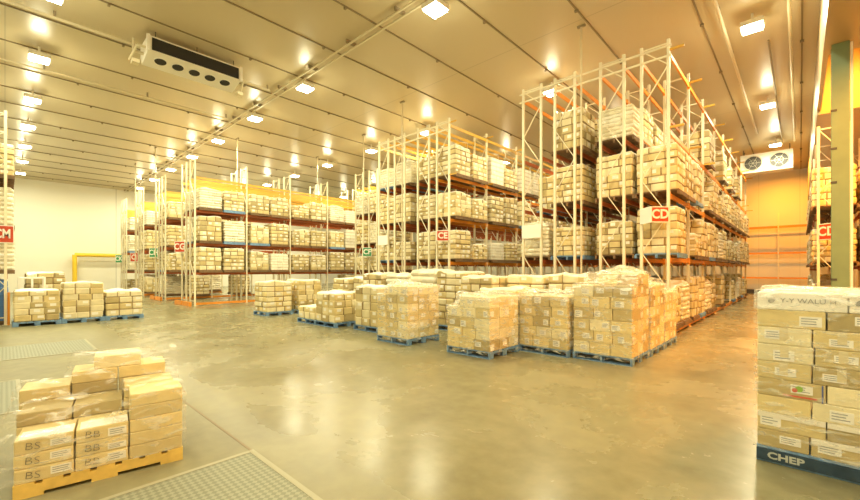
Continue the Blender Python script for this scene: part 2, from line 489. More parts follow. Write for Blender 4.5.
t = thing('ceiling_evaporator', 'white cooling unit with two round black fans high above the end of the wide aisle', 'cooling unit', (-1.55, 32.6, CEIL))
MB().box(-1.25, 1.25, -.4, .5, -1.5, -.35).build('casing', M['white'], t)
for s in (-1, 1):
    fan = MB(); fan.disc((s * .62, -.412, -.92), (0, -1, 0), .42, 28); fan.build('fan_opening', M['dark'], t)
    ring = MB(); pts = [Vector((s * .62 + .45 * math.cos(q * math.pi / 14), -.42, -.92 + .45 * math.sin(q * math.pi / 14))) for q in range(29)]
    for p, q in zip(pts, pts[1:]): ring.tube(p, q, .03, 5, False)
    for rr in (.2,):
        pts = [Vector((s * .62 + rr * math.cos(q * math.pi / 10), -.43, -.92 + rr * math.sin(q * math.pi / 10))) for q in range(21)]
        for p, q in zip(pts, pts[1:]): ring.tube(p, q, .008, 4, False)
        for q in range(3): ring.tube((s * .62 + .45 * math.cos(q * 1.047), -.43, -.92 + .45 * math.sin(q * 1.047)), (s * .62 - .45 * math.cos(q * 1.047), -.43, -.92 - .45 * math.sin(q * 1.047)), .008, 4)
    ring.build('fan_guard', M['galv'], t)
mb = MB()
for x in (-1.1, 1.1):
    for y in (-.3, .4): mb.tube((x, y, -.36), (x, y, -.002), .02, 6)
mb.build('hanger_rod', M['dark'], t)

# ------------------------------------------------------------------ pallet racks
CACHE = {}
def cached(key, fn):
    if key not in CACHE: CACHE[key] = fn()
    return CACHE[key]
PW = .075
def post_mesh(h):
    def f():
        mb = MB().box(-PW / 2, PW / 2, -.035, .035, 0, h)
        mb.box(-.085, .085, -.07, .07, 0, .012)
        return mb.mesh('post', M['post'])
    return cached(('post', round(h, 2)), f)
def bracing_mesh(d, h):
    def f():
        mb = MB(); z = .25; s = 1; a = d / 2 - PW / 2
        mb.bar((-a, 0, z), (a, 0, z), .022, .034)
        step = 1.05
        while z + step < h - .15:
            mb.bar((-s * a, 0, z), (s * a, 0, z + step), .022, .034, (0, 1, 0))
            z += step; s = -s
        mb.bar((-s * a, 0, z), (s * a, 0, h - .1), .022, .034, (0, 1, 0))
        mb.bar((-a, 0, h - .1), (a, 0, h - .1), .022, .034)
        return mb.mesh('upright_frame', M['post'])
    return cached(('brace', round(d, 2), round(h, 2)), f)
def beam_mesh(l, m):
    def f():
        mb = MB().box(-.025, .025, .036, l - .036, -.12, 0)
        for y in (.034, l - .042): mb.box(-.035, .035, y, y + .008, -.17, .04)
        return mb.mesh('beam', M[m])
    return cached(('beam', round(l, 3), m), f)
stop_me = MB().box(-.02, .34, -.025, .025, -.03, .03).mesh('pallet_stop', M['yellow'])

def rack_run(xc, depth, y0, nb, bay, levels, h, label, top='yellow', mid='beam', stops=0, group='pallet racking', floor_beam=None, skip_frames=()):
    t = thing('pallet_rack', label, 'pallet rack', (xc, y0, 0), group=group)
    pm, bm_ = post_mesh(h), bracing_mesh(depth, h)
    for k in range(nb + 1):
        fr = put('upright_frame', bm_, t, (0, k * bay, 0))
        for s in (-1, 1): put('post', pm, fr, (s * (depth - PW) / 2, 0, 0))
    for li, z in enumerate(levels):
        m = top if li == len(levels) - 1 else mid
        me = beam_mesh(bay, m)
        for k in range(nb):
            for s in (-1, 1): put('beam', me, t, (s * (depth / 2 - .025), k * bay, z))
    if floor_beam:
        me = beam_mesh(bay, 'beam_orange')
        for k in range(nb): put('floor_beam', me, t, (floor_beam * (depth / 2 - .025), k * bay, .16))
    if stops:
        for z in (levels[-1], levels[-2]):
            for k in range(nb + 1): put('pallet_stop', stop_me, t, (stops * depth / 2, k * bay, z + .05), 0 if stops > 0 else math.pi)
    return t

# ------------------------------------------------------------------ loads
MI = {'card': ['card_a', 'card_b', 'card_c', 'seam', 'label', 'film_s'], 'sack': ['sack', 'sack_b', 'wrapwhite', 'seam', 'label'],
      'white': ['wrapwhite', 'wrapwhite', 'wrapwhite', 'sack_b', 'label']}
def skin_load(kind, W, D, H, layer, seed, res=.035, bulge=.012):
    """A stretch-wrapped load as one closed skin: carton or sack courses pressed into its sides, a lumpy top."""
    r = random.Random(seed)
    nx, ny, nz = max(8, round(W / res)), max(8, round(D / res)), max(8, round(H / res))
    nl = max(2, round(H / layer)); lh = H / nl
    splits = {}
    for side in range(4):
        ln = W if side in (0, 2) else D
        for k in range(nl):
            base = 3 if (k + side) % 2 else 2 if kind == 'sack' else 3
            cuts = [ln * (q / base) + r.uniform(-.05, .05) for q in range(1, base)]
            splits[side, k] = [0] + cuts + [ln]
    props = {}
    def cell(side, s, z):
        k = min(nl - 1, max(0, int(z / lh))); c = splits[side, k]
        j = max(q for q in range(len(c) - 1) if s >= c[q] - 1e-9)
        key = (side, k, j)
        if key not in props:
            props[key] = (r.uniform(-.018, .012), r.choice([0, 0, 1, 2, 2] if kind == 'card' else [0, 0, 1, 2]),
                          r.random(), r.uniform(.1, .5), r.uniform(.3, .5))
        dz = min(z - k * lh, (k + 1) * lh - z); ds = min(s - c[j], c[j + 1] - s)
        return props[key], dz, ds, (s - c[j]) / max(.01, c[j + 1] - c[j]), (z - k * lh) / lh
    vid = {}; V = []
    lump = [(r.uniform(0, W), r.uniform(0, D), r.uniform(.12, .3), r.uniform(-.05, .07)) for _ in range(9)]
    def topz(x, y):
        z = H
        for a, b, rad, am in lump:
            z += am * math.exp(-((x - a) ** 2 + (y - b) ** 2) / rad ** 2)
        e = min(x, W - x, y, D - y)
        return z - .05 * math.exp(-e / .04)
    def vert(i, j, k):
        key = (i, j, k)
        if key in vid: return vid[key]
        x, y, z = W * i / nx, D * j / ny, H * k / nz
        px, py = x, y
        for side, on in ((0, j == 0), (1, i == nx), (2, j == ny), (3, i == 0)):
            if not on: continue
            s = x if side in (0, 2) else y
            pr, dz, ds, _, _ = cell(side, s, z)
            off = pr[0]
            if dz < .02: off -= .016 if kind != 'white' else .006
            if ds < .02: off -= .016
            if kind == 'sack': off += .03 * math.sin(math.pi * min(1, dz / lh * 2) * .5)
            off += bulge * math.sin(math.pi * z / H)
            if side == 0: py -= off
            elif side == 2: py += off
            elif side == 1: px += off
            else: px -= off
        if k == nz:
            z = topz(x, y)
        elif z > H - .12:
            z += (topz(x, y) - H) * (1 - (H - z) / .12)
        vid[key] = len(V); V.append((px - W / 2, py - D / 2, z))
        return vid[key]
    F = []; mi = []
    def face(a, side=None, s=0, z=0):
        F.append(a)
        if side is None:
            mi.append(5 if kind == 'card' else 0); return
        pr, dz, ds, fs, fz = cell(side, s, z)
        m = pr[1]
        if kind == 'card' and (dz < .012 or ds < .012): m = 3
        if kind == 'white' and dz < .018: m = 3
        if pr[2] < (.5 if kind == 'card' else .25) and pr[3] < fs < pr[3] + .42 and pr[4] < fz < pr[4] + .42: m = 4
        mi.append(m)
    for i in range(nx):
        for k in range(nz):
            s, z = W * (i + .5) / nx, H * (k + .5) / nz
            face((vert(i, 0, k), vert(i + 1, 0, k), vert(i + 1, 0, k + 1), vert(i, 0, k + 1)), 0, s, z)
            face((vert(i + 1, ny, k), vert(i, ny, k), vert(i, ny, k + 1), vert(i + 1, ny, k + 1)), 2, s, z)
    for j in range(ny):
        for k in range(nz):
            s, z = D * (j + .5) / ny, H * (k + .5) / nz
            face((vert(nx, j, k), vert(nx, j + 1, k), vert(nx, j + 1, k + 1), vert(nx, j, k + 1)), 1, s, z)
            face((vert(0, j + 1, k), vert(0, j, k), vert(0, j, k + 1), vert(0, j + 1, k + 1)), 3, s, z)
    for i in range(nx):
        for j in range(ny):
            face((vert(i, j, nz), vert(i + 1, j, nz), vert(i + 1, j + 1, nz), vert(i, j + 1, nz)))
            face((vert(i, j + 1, 0), vert(i + 1, j + 1, 0), vert(i + 1, j, 0), vert(i, j, 0)))
    me = bpy.data.meshes.new('load')
    me.from_pydata(V, [], F)
    for q in MI[kind]:
        me.materials.append(M['wrapwhite'] if q == 'film_s' else M[q])
    me.polygons.foreach_set('material_index', mi); me.update()
    return me

PH = .15
def pallet_parts(m):
    mb_deck = [MB().box(-.58, .58, -.58 + k * .1725, -.58 + k * .1725 + .125, PH - .022, PH) for k in range(7)]
    deck = [b.mesh('deck_board', M[m]) for b in mb_deck]
    bear = []
    for x in (-.56, 0, .56):
        b = MB().box(x - .022, x + .022, -.58, .58, .10, PH - .0225)
        for y in (-.58, -.07, .44): b.box(x - .022, x + .022, y, y + .14, .0185, .1)
        bear.append(b.mesh('bearer', M[m]))
    base = [MB().box(-.58, .58, y, y + .14, 0, .018).mesh('base_board', M[m]) for y in (-.58, -.07, .44)]
    return deck, bear, base
def pallet(x, y, m, label, rz=0, group='floor pallets'):
    t = thing('pallet', label, 'pallet', (x, y, 0), rz, group)
    deck, bear, base = cached(('pal', m), lambda: pallet_parts(m))
    for nm, ms in (('deck_board', deck), ('bearer', bear), ('base_board', base)):
        for me in ms: put(nm, me, t)
    return t
def small_pallet_mesh(m):
    mb = MB()
    mb.box(-.56, .56, -.56, .56, .1, .13)
    for x in (-.55, 0, .55): mb.box(x - .03, x + .03, -.56, .56, .0, .101)
    return mb.mesh('pallet', M[m])
SP = {k: small_pallet_mesh(k) for k in ('pallet_wood', 'pallet_blue')}
SPH = .13

LOADS = []
for q, (kind, h, lay) in enumerate([('card', 1.22, .2), ('card', 1.30, .26), ('sack', 1.15, .14), ('white', 1.25, .21), ('card', 1.05, .18), ('sack', 1.28, .16), ('card', 1.34, .22), ('white', 1.1, .27)]):
    LOADS.append((kind, h, skin_load(kind, 1.02 if kind == 'sack' else 1.05, 1.02 if kind == 'sack' else 1.05, h, lay, 100 + q)))
LOOK = {'card': 'brown carton load', 'sack': 'pale sack load', 'white': 'white wrapped load'}
LNAME = {'card': 'carton_load', 'sack': 'sack_load', 'white': 'wrapped_load'}
LEV = ['floor', 'first beam', 'second beam', 'third beam', 'fourth beam']
def rack_load(x, y, z, where, clear, pick=None, blue=None):
    if pick is None and where.endswith('CD'): pick = rnd.choice([0, 1, 4, 6, 0, 1, 4, 6, 2])
    slim = ' floor' not in where and where.startswith('floor') and 'outer aisle' in where
    if slim: x -= .04
    kind, h, me = LOADS[pick if pick is not None else rnd.choice([0, 0, 0, 1, 1, 1, 2, 3, 4, 4, 5, 6, 6, 6])]
    b = blue if blue is not None else (rnd.random() < .12)
    p = put('pallet', SP['pallet_blue' if b else 'pallet_wood'], None, (x, y, z))
    tag(p, ('blue' if b else 'timber') + ' pallet, ' + where, 'pallet', 'pallets on the racks')
    o = put(LNAME[kind], me, None, (x + rnd.uniform(-.02, .02), y + rnd.uniform(-.02, .02), z + SPH + .052), rnd.choice([0, math.pi / 2, math.pi, -math.pi / 2]))
    tag(o, LOOK[kind] + ', ' + where, 'pallet load', 'loads on the racks')
    o.location.z = z + SPH + .001
    if slim: o.scale.x = o.scale.y = p.scale.x = p.scale.y = .9
    o.scale.z = (1.0 if rnd.random() < .6 else rnd.uniform(.6, .95)) * min(1.0, (clear - .02) / max(v.co.z for v in me.vertices))
def fill(xc, y0, bay, bays, levels, run, block, prob, skip=lambda li, b, s: False):
    for li, z in enumerate(levels):
        for b in bays:
            for s in (0, 1):
                if li == 0: z = .165
                if skip(li, b, s) or rnd.random() > prob[li]: continue
                where = '%s level, %s bay, %s slot, %s run of %s' % (LEV[li], NTH[b], 'near' if s == 0 else 'rear', run, block)
                nxt = levels[li + 1] if li + 1 < len(levels) else (z + 1.38 if block in ('CG', 'CH', 'CJ', 'CK') else z + 1.62)
                rack_load(xc, y0 + b * bay + bay * (.27 if s == 0 else .73), z + .001, where, nxt - .14 - SPH - z)

E0 = 12.65
LV = [2.2, 4.0, 5.78, 7.95]
# block CD: four runs, double deep back to back
CDX = [-3.03, -4.195, -5.695, -6.885]
RUN4 = ['outer aisle', 'second', 'third', 'fourth']
for k, x in enumerate(CDX):
    rack_run(x, .76, E0, 8 if k == 0 else 6, 2.68, LV, 8.3, 'tall cream and orange rack, %s run of the block signed CD' % RUN4[k], top='beam_orange', mid='beam_orange' if k == 0 else 'beam', stops=1 if k == 0 else 0, floor_beam=1 if k == 0 else None)
fill(CDX[0], E0, 2.68, range(8), [0] + LV[:3], RUN4[0], 'CD', [.7, .9, .85, .4], lambda li, b, s: li == 3 and b == 0)
fill(CDX[1], E0, 2.68, range(3), [0] + LV[:3], RUN4[1], 'CD', [.8, 1, 1, .8], lambda li, b, s: b > 1 and li == 0)
fill(CDX[2], E0, 2.68, range(2), [0] + LV[:3], RUN4[2], 'CD', [.8, 1, 1, 1], lambda li, b, s: b == 1 and s == 1)
fill(CDX[3], E0, 2.68, range(3), [0] + LV[:3], RUN4[3], 'CD', [.8, 1, .5, .0])
def top_tie(x0, x1, z, label):
    t = thing('top_tie', label, 'tie bar', ((x0 + x1) / 2, E0 - .055, 0), group='tie bars across the rack ends')
    for q in (z, z - .28): MB().box(-(x1 - x0) / 2, (x1 - x0) / 2, -.018, .018, q - .025, q + .025).build('tie_tube', M['post'], t)
top_tie(-7.35, -2.60, 8.1, 'cream tie bars across the top of the tall rack signed CD')
top_tie(-15.35, -10.60, 8.0, 'cream tie bars across the top of the middle rack signed CE')
# block CE
CEX = [-11.05, -12.2, -13.75, -14.9]
for k, x in enumerate(CEX):
    rack_run(x, .76, E0, 7 if k == 0 else 5, 2.68, LV, 8.2, 'tall cream and orange rack, %s run of the block signed CE' % RUN4[k], top='yellow', mid='beam_orange' if k == 0 else 'beam', stops=1 if k == 0 else 0, floor_beam=1 if k == 0 else None)
fill(CEX[0], E0, 2.68, range(6), [0] + LV[:3], RUN4[0], 'CE', [.8, .97, 1, .9])
fill(CEX[1], E0, 2.68, range(2), [0] + LV[:3], RUN4[1], 'CE', [.8, 1, 1, .9], lambda li, b, s: b == 1 and s == 1)
fill(CEX[2], E0, 2.68, range(1), [0] + LV[:3], RUN4[2], 'CE', [.8, 1, 1, .9])
fill(CEX[3], E0, 2.68, range(2), [0] + LV[:3], RUN4[3], 'CE', [.8, 1, 1, .9], lambda li, b, s: b == 1 and s == 1)
# block CF
LVL = [1.72, 3.24, 4.95, 6.6]
RUN2 = ['aisle', 'rear']
for k, x in enumerate((-17.4, -18.66)):
    rack_run(x, .78, 14.0, 3, 2.6, LVL, 7.45, 'cream rack with yellow top beams, %s run of the narrow block signed CF' % RUN2[k])
    fill(x, 14.0, 2.6, range(1), [0] + LVL[:3], RUN2[k], 'CF', [.7, 1, 1, 1])
# the low blocks by the white wall
for bi, (xr, nm, nb, nfill) in enumerate(((-22.7, 'CG', 6, 5), (-28.2, 'CH', 3, 2), (-33.8, 'CJ', 2, 2), (-39.5, 'CK', 2, 2))):
    for k in range(2):
        xc = xr - .42 - k * 1.4
        rk = rack_run(xc, .84, 6.66, nb, 2.6, LVL[:3] + [6.35], 7.65, 'cream and orange rack, %s run of the block signed %s by the white wall' % (RUN2[k], nm), floor_beam=1 if k == 0 else None)
        # second pair of yellow top beams
        for b in range(nb):
            for s in (-1, 1): put('beam', beam_mesh(2.6, 'yellow'), rk, (s * .395, b * 2.6, 6.68))
        # orange end guard on the floor
        MB().box(-.55, .55, -.32, -.2, .0, .22).build('end_guard', M['beam_orange'], rk)
        if nm != 'CG' or k == 0:
            fill(xc, 6.66, 2.6, range(nfill if k == 0 else 1), [0] + LVL[:3], RUN2[k], nm, [.35 if nm == 'CG' else .7, .97, .97, .97])
        else:
            fill(xc, 6.66, 2.6, range(1), [0] + LVL[:3], RUN2[k], nm, [.5, 1, 1, 1])
# rack CM at the edge of the dock
rk = rack_run(-19.5, .84, -.37, 2, 2.6, LVL, 7.2, 'cream rack at the frame edge beside the low pallet loads, signed CM')
rk.rotation_euler = (0, 0, math.pi / 2)
MB().box(.425, .485, -.12, .08, 0, 1.1).build('end_guard', M['beam_orange'], rk)
for li, z in enumerate(LVL[:3]):
    for q, x in enumerate((-20.2, -21.4, -22.8, -24.0)):
        rack_load(x, -.33, z + .001, '%s level, %s slot, rack CM at the frame edge' % (LEV[li + 1], NTH[q]), LVL[li + 1] - .14 - SPH - z, (2, 5, 0, 3)[(q + li) % 4], False)
p = put('pallet', SP['pallet_wood'], None, (-20.2, -.46, .001)); tag(p, 'timber pallet under the blue wrapped load of rack CM', 'pallet', 'pallets on the racks')
me = LOADS[3][2].copy(); me.materials.clear()
for q in ('blue_wrap', 'blue_wrap', 'blue_wrap', 'blue_wrap', 'blue_wrap'): me.materials.append(M[q])
o = put('wrapped_load', me, None, (-20.2, -.46, SPH + .002)); o.scale.z = 1.1
tag(o, 'blue wrapped load on the floor of rack CM at the frame edge', 'pallet load', 'loads on the racks')
# rack CC under the bulkhead
for k, x in enumerate((.84, 2.0)):
    rack_run(x, .84, 18.8, 5, 2.68, [2.0, 3.9, 5.6], 6.7, 'cream rack under the bulkhead behind the green column, %s run' % RUN2[k], top='beam')
    fill(x, 18.8, 2.68, range(5 if k == 0 else 1), [0, 2.0, 3.9, 5.6], RUN2[k], 'CC', [.9, 1, 1, 0])
# empty rack across the end wall
t = thing('pallet_rack', 'empty rack of orange rails standing against the end wall of the wide aisle', 'pallet rack', (-1.2, 40.2, 0), -math.pi / 2, 'pallet racking')
for k in range(-1, 2):
    fr = put('upright_frame', bracing_mesh(.7, 6.2), t, (0, k * 2.4, 0))
    for s in (-1, 1): put('post', post_mesh(6.2), fr, (s * .305, 0, 0))
for z in (1.3, 3.2, 5.2):
    for k in (-1, 0):
        for s in (-1, 1): put('beam', beam_mesh(2.4, 'beam_orange'), t, (s * .325, k * 2.4, z))

# ------------------------------------------------------------------ signs
def vsign(name, x0, x1, y, z0, z1, txt, face, letter, label, blank_left=True, flip=False, out=.36):
    """two boards meeting in a V that points out of the rack end"""
    t = thing('aisle_sign', label, 'sign', ((x0 + x1) / 2, y, (z0 + z1) / 2), group='aisle signs on the rack ends')
    hw = (x1 - x0) / 2; hh = (z1 - z0) / 2
    for s in (-1, 1):
        a = Vector((0, -out, 0)); b = Vector((s * hw, 0, 0))
        d = (b - a); ln = d.length
        dirx = d.normalized() if s > 0 else -d.normalized()     # reading direction seen from outside
        nrm = dirx.cross(Vector((0, 0, 1)))
        c = (a + b) / 2
        lettered = (s > 0) != flip
        mb = MB(); mb.bar(c - dirx * ln / 2, c + dirx * ln / 2, .012, 2 * hh)
        mb.build('board', M['sign_white'], t)
        if lettered or not blank_left:
            mf = MB(); p = c + nrm * .008
            mf.bar(p - dirx * (ln / 2 - .03), p + dirx * (ln / 2 - .03), .006, 2 * hh - .06)
            if lettered:
                mf.build('face_panel', M[face], t)
                text('lettering', txt, hh * 1.55, M[letter], t, p + nrm * .006, dirx, (0, 0, 1), .012, .95)
            else:
                mf.build('face_panel', M['sign_white'], t)
                text('lettering', txt[:1], hh * 1.5, M['ink'], t, p + nrm * .006, dirx, (0, 0, 1), .01)
    return t
vsign('cd', -3.40, -2.66, 12.60, 3.17, 3.62, 'CD', 'red_sign', 'sign_white', 'red CD sign folded in a V on the end of the tall rack')
vsign('ce', -11.42, -10.68, 12.60, 3.05, 3.50, 'CE', 'red_sign', 'sign_white', 'red CE sign folded in a V on the middle rack end')
vsign('cf', -18.1, -17.4, 13.90, 2.60, 3.10, 'CF', 'green_sign', 'sign_white', 'green CF sign on the narrow rack end')
vsign('cg', -25.1, -24.2, 6.60, 2.80, 3.40, 'CG', 'red_sign', 'sign_white', 'red CG sign on the end of the long low rack')
vsign('ch', -30.6, -29.7, 6.60, 2.65, 3.25, 'CH', 'green_sign', 'sign_white', 'green CH sign on the second low rack end from the long one')
vsign('cj', -36.3, -35.2, 6.60, 2.45, 3.1, 'CJ', 'red_sign', 'sign_white', 'red CJ sign on the third low rack end towards the white wall')
vsign('ck', -41.9, -40.9, 6.60, 2.45, 3.1, 'CK', 'green_sign', 'sign_white', 'green CK sign on the rack end next to the white wall')
vsign('cc', .46, 1.26, 18.752, 2.85, 3.4, 'CD', 'red_sign', 'sign_white', 'red and white aisle sign on the rack behind the green column', False, True)
t = thing('aisle_sign', 'red CM sign on the rack at the frame edge', 'sign', (-19.464, -.05, 3.05), group='aisle signs on the rack ends')
MB().box(0, .012, -.28, .26, -.3, .3).build('board', M['sign_white'], t)
MB().box(.012, .018, -.26, .24, -.27, .27).build('face_panel', M['red_sign'], t)
text('lettering', 'CM', .42, M['sign_white'], t, (.022, -.01, 0), (0, 1, 0), (0, 0, 1), .012, .62)
for x, z, lb in ((-6.885, 3.2, 'blank white board on the end of the fourth run of the tall rack'), (-14.9, 3.3, 'blank white board on the end of the fourth run of the middle rack')):
    o = MB().box(-.37, .37, -.012, .012, -.23, .23).build('blank_board', M['sign_white']); o.location = (x, 12.59, z)
    tag(o, lb, 'sign', 'blank boards on the rack ends')

# ------------------------------------------------------------------ column, yellow pipe frame, sundries
t = thing('steel_column', 'green painted steel column carrying the bulkhead', 'column', (.70, 13.55, 0))
mb = MB(); mb.box(-.15, .15, -.15, -.125, 0, 7.2); mb.box(-.15, .15, .125, .15, 0, 7.2); mb.box(-.012, .012, -.125, .125, 0, 7.2)
mb.build('column_section', M['green'], t)
MB().box(-.22, .22, -.22, .22, 0, .025).build('base_plate', M['green'], t)
MB().box(.16, .20, -.17, -.11, 0, 7.15).build('conduit', M['white'], t)
mb = MB()
for z in (1.6, 3.9, 4.7, 5.6): mb.box(-.17, -.06, -.165, -.15, z, z + .05)
mb.build('bolt_cleat', M['dark'], t)
t = thing('pipe_frame', 'thick yellow pipe frame standing at the white wall', 'pipe', (-46.9, 4.2, 0))
mb = MB(); mb.tube((0, 0, 0), (0, 0, 3.2), .17, 14); mb.build('upright_pipe', M['yellow_pipe'], t)
mb = MB(); mb.tube((0, 0, 3.2), (0, 8.5, 3.2), .17, 14); mb.build('cross_pipe', M['yellow_pipe'], t)
mb = MB(); mb.tube((0, 8.5, 0), (0, 8.5, 3.2), .17, 14); mb.build('upright_pipe', M['yellow_pipe'], t)
t = thing('guard_rail', 'yellow guard rail on white posts beyond the green column', 'rail', (2.2, 15.0, 0))
MB().box(-.9, 1.6, -.04, .04, 2.2, 2.36).build('rail_bar', M['yellow_pipe'], t)
for x in (-.8, 1.5): MB().box(x - .05, x + .05, .041, .14, 0, 4.6).build('rail_post', M['white'], t)

# ------------------------------------------------------------------ floor stacks of single cartons
def carton_mesh(w, d, h, mi, bev=.009):
    key = ('carton', round(w, 3), round(d, 3), round(h, 3), mi)
    def f():
        me = MB().box(-w / 2, w / 2, -d / 2, d / 2, 0, h).mesh('carton', M[mi])
        return bevel_mesh(me, bev, 2)
    return cached(key, f)
def carton(root_loc, rz, u, v, z, w, d, h, label, group, mi=None, lab=True, tape=False, lid=False, face='front', lw=None, lpos=None):
    """u, v: the carton's centre in the stack's own axes (u along the front, v away from the front)"""
    mi = mi or rnd.choice(['card_a', 'card_a', 'card_b', 'card_c'])
    c, s = math.cos(rz), math.sin(rz)
    jr = rnd.uniform(-.012, .012)
    o = put('carton', carton_mesh(w - .010, d - .008, h - .001, mi), None, (root_loc[0] + u * c - v * s, root_loc[1] + u * s + v * c, z), rz + jr)
    tag(o, label, 'carton', group)
    faces = ['front', 'side'] if face == 'both' else [face]
    for fc in faces:
        ww = w if fc == 'front' else d
        if lab:
            lw_ = lw or ww * rnd.uniform(.28, .42); lh_ = h * rnd.uniform(.4, .6)
            cx = lpos if lpos is not None else rnd.uniform(-.5, .5) * (ww - lw_ - .04)
            cz = h * rnd.uniform(.35, .6)
            q = MB()
            if fc == 'front':
                q.box(cx - lw_ / 2, cx + lw_ / 2, -d / 2 - .0005, -d / 2 + .004, cz - lh_ / 2, cz + lh_ / 2)
                q.cur = 1
                for e in range(3):
                    zz = cz + lh_ * (.28 - .26 * e); q.box(cx - lw_ * .42, cx + lw_ * (.1 + .3 * rnd.random()), -d / 2 - .001, -d / 2, zz - lh_ * .05, zz + lh_ * .05)
            else:
                q.box(w / 2 - .004, w / 2 + .0005, cx - lw_ / 2, cx + lw_ / 2, cz - lh_ / 2, cz + lh_ / 2)
            q.build('shipping_label', [M['label'], M['label_ink']], o)
    if lid:
        q = MB().box(-w / 2 + .006, w / 2 - .006, -d / 2 - .003, d / 2 - .01, h * .72, h + .0005)
        q.build('lid_flap', M['card_flap'], o)
    if tape:
        q = MB().box(-.03, .03, -d / 2 + .0, -d / 2 + .01, h * .4, h - .004)
        q.box(-.03, .03, -d / 2 - .0012, -d / 2 + .001, h * .3, h - .008)
        q.build('packing_tape', M['tape'], o)
    return o

def film(name, loc, rz, W, D, hts, z0, label, m='film', mtop='film_heavy', n=22, off=.016, seed=1, rough=.012, peak=None, lift=.03):
    """stretch film round a stack: a lid that follows the column heights HTS[row][col] and four creased sides"""
    r = random.Random(seed)
    R, C = len(hts), len(hts[0])
    def raw(u, v):
        return hts[min(R - 1, max(0, int(v / D * R)))][min(C - 1, max(0, int(u / W * C)))]
    def top(u, v):
        m_ = 0; a = 0; wsum = 0
        for du in (-.12, -.06, 0, .06, .12):
            for dv in (-.12, -.06, 0, .06, .12):
                a += raw(min(W - .01, max(.01, u + du)), min(D - .01, max(.01, v + dv))); wsum += 1
        z = max(a / wsum, max(raw(min(W - .01, max(.01, u + du)), min(D - .01, max(.01, v + dv))) for du in (-.07, 0, .07) for dv in (-.07, 0, .07)), raw(min(W - .01, max(.01, u)), min(D - .01, max(.01, v)))) + lift
        if peak:
            for (pu, pv, pr, pa) in peak: z += pa * math.exp(-((u - pu) ** 2 + (v - pv) ** 2) / pr ** 2)
        return z
    V = []; F = []
    idx = {}
    wav = [(r.uniform(8, 22), r.uniform(8, 22), r.uniform(0, 6), r.uniform(.3, 1)) for _ in range(5)]
    def noise(a, b):
        return sum(k * math.sin(p * a + q * b + t) for p, q, t, k in wav) / 3
    for i in range(n + 1):
        for j in range(n + 1):
            u = -off + (W + 2 * off) * i / n; v = -off + (D + 2 * off) * j / n
            z = top(min(W, max(0, u)), min(D, max(0, v))) + abs(noise(u, v)) * rough * 1.4
            if i in (0, n) or j in (0, n): z -= .012
            idx[i, j] = len(V); V.append((u, v, z))
    for i in range(n):
        for j in range(n):
            F.append((idx[i, j], idx[i + 1, j], idx[i + 1, j + 1], idx[i, j + 1]))
    ring = [(i, 0) for i in range(n)] + [(n, j) for j in range(n)] + [(i, n) for i in range(n, 0, -1)] + [(0, j) for j in range(n, 0, -1)]
    prev = [idx[k] for k in ring]; m = m
    steps = 9
    for s in range(1, steps + 1):
        cur = []
        for q, k in enumerate(ring):
            x, y, z = V[idx[k]]
            zz = z + (z0 - z) * s / steps
            o = abs(noise(q * .11, zz * 2.2)) * .012 + r.uniform(0, .004)
            if s == steps: o += .004
            dx = -1 if k[0] == 0 else 1 if k[0] == n else 0
            dy = -1 if k[1] == 0 else 1 if k[1] == n else 0
            cur.append(len(V)); V.append((x + dx * o, y + dy * o, zz))
        L_ = len(ring)
        for q in range(L_):
            F.append((prev[q], cur[q], cur[(q + 1) % L_], prev[(q + 1) % L_]))
        prev = cur
    me = bpy.data.meshes.new(name); me.from_pydata(V, [], F); me.materials.append(M[m]); me.materials.append(M[mtop])
    me.polygons.foreach_set('material_index', [1 if q < n * n + 4 * n else 0 for q in range(len(F))]); me.update()
    for p in me.polygons: p.use_smooth = True
    o = put('stretch_wrap', me, None, loc, rz)
    tag(o, label, 'stretch wrap', 'clear film around the floor stacks')
    return o

def grid_stack(x, y, name, heights, lh, pal='pallet_blue', want=('front', 'side'), seed=0, film_m='film', front_word='front', pl=None):
    """a pallet at (x..x+1.165, y..y+1.165) with three by three columns of cartons; heights[row][col] in layers. Only the courses the photo shows are stacked."""
    global rnd
    keep = rnd; rnd = random.Random(seed)
    W = 1.15
    pallet(x + W / 2, y + W / 2, pal, pl or ('blue pallet under the ' + name))
    for row in range(3):
        for col in range(3):
            hmax = heights[row][col]
            for L_ in range(hmax):
                seen = (row == 0 and 'front' in want) or (col == 2 and 'side' in want) or L_ >= hmax - 1
                if not seen:
                    nb = []
                    if row > 0: nb.append(heights[row - 1][col])
                    if col < 2: nb.append(heights[row][col + 1])
                    if all(L_ < q for q in nb): continue
                    if 'front' not in want and row == 0: pass
                sh = .04 * ((L_ % 2) * 2 - 1) if row == 0 else 0
                wd = W / 3
                if row == 0:
                    e = [0, W / 3 + sh, 2 * W / 3 + sh * .6, W]
                    u0, u1 = e[col], e[col + 1]
                else:
                    u0, u1 = col * wd, (col + 1) * wd
                v0, v1 = row * W / 3, (row + 1) * W / 3
                if row == 0:
                    where = '%s along front' % NTH[col]
                elif col == 2:
                    where = '%s back on side' % NTH[row]
                else:
                    where = 'inside %s row, %s column' % (NTH[row], NTH[col])
                lb = 'carton, %s layer, %s of %s' % (ORD[L_], where, name)
                fc = 'both' if (row == 0 and col == 2) else ('front' if row == 0 else 'side')
                carton((x, y), 0, (u0 + u1) / 2, (v0 + v1) / 2, PH + L_ * lh, u1 - u0, v1 - v0, lh, lb, 'cartons on the ' + name, lab=rnd.random() < .75, face=fc)
    zt = [[PH + h * lh for h in r_] for r_ in heights]
    pk = [(rnd.uniform(.1, 1), rnd.uniform(.1, 1), rnd.uniform(.12, .3), rnd.uniform(.02, .10)) for _ in range(5)]
    film('film', (x, y, 0), 0, W, W, zt, .05, 'clear creased film wrapped around the ' + name, film_m, seed=seed, lift=.02, rough=.05, peak=pk)
    rnd = keep

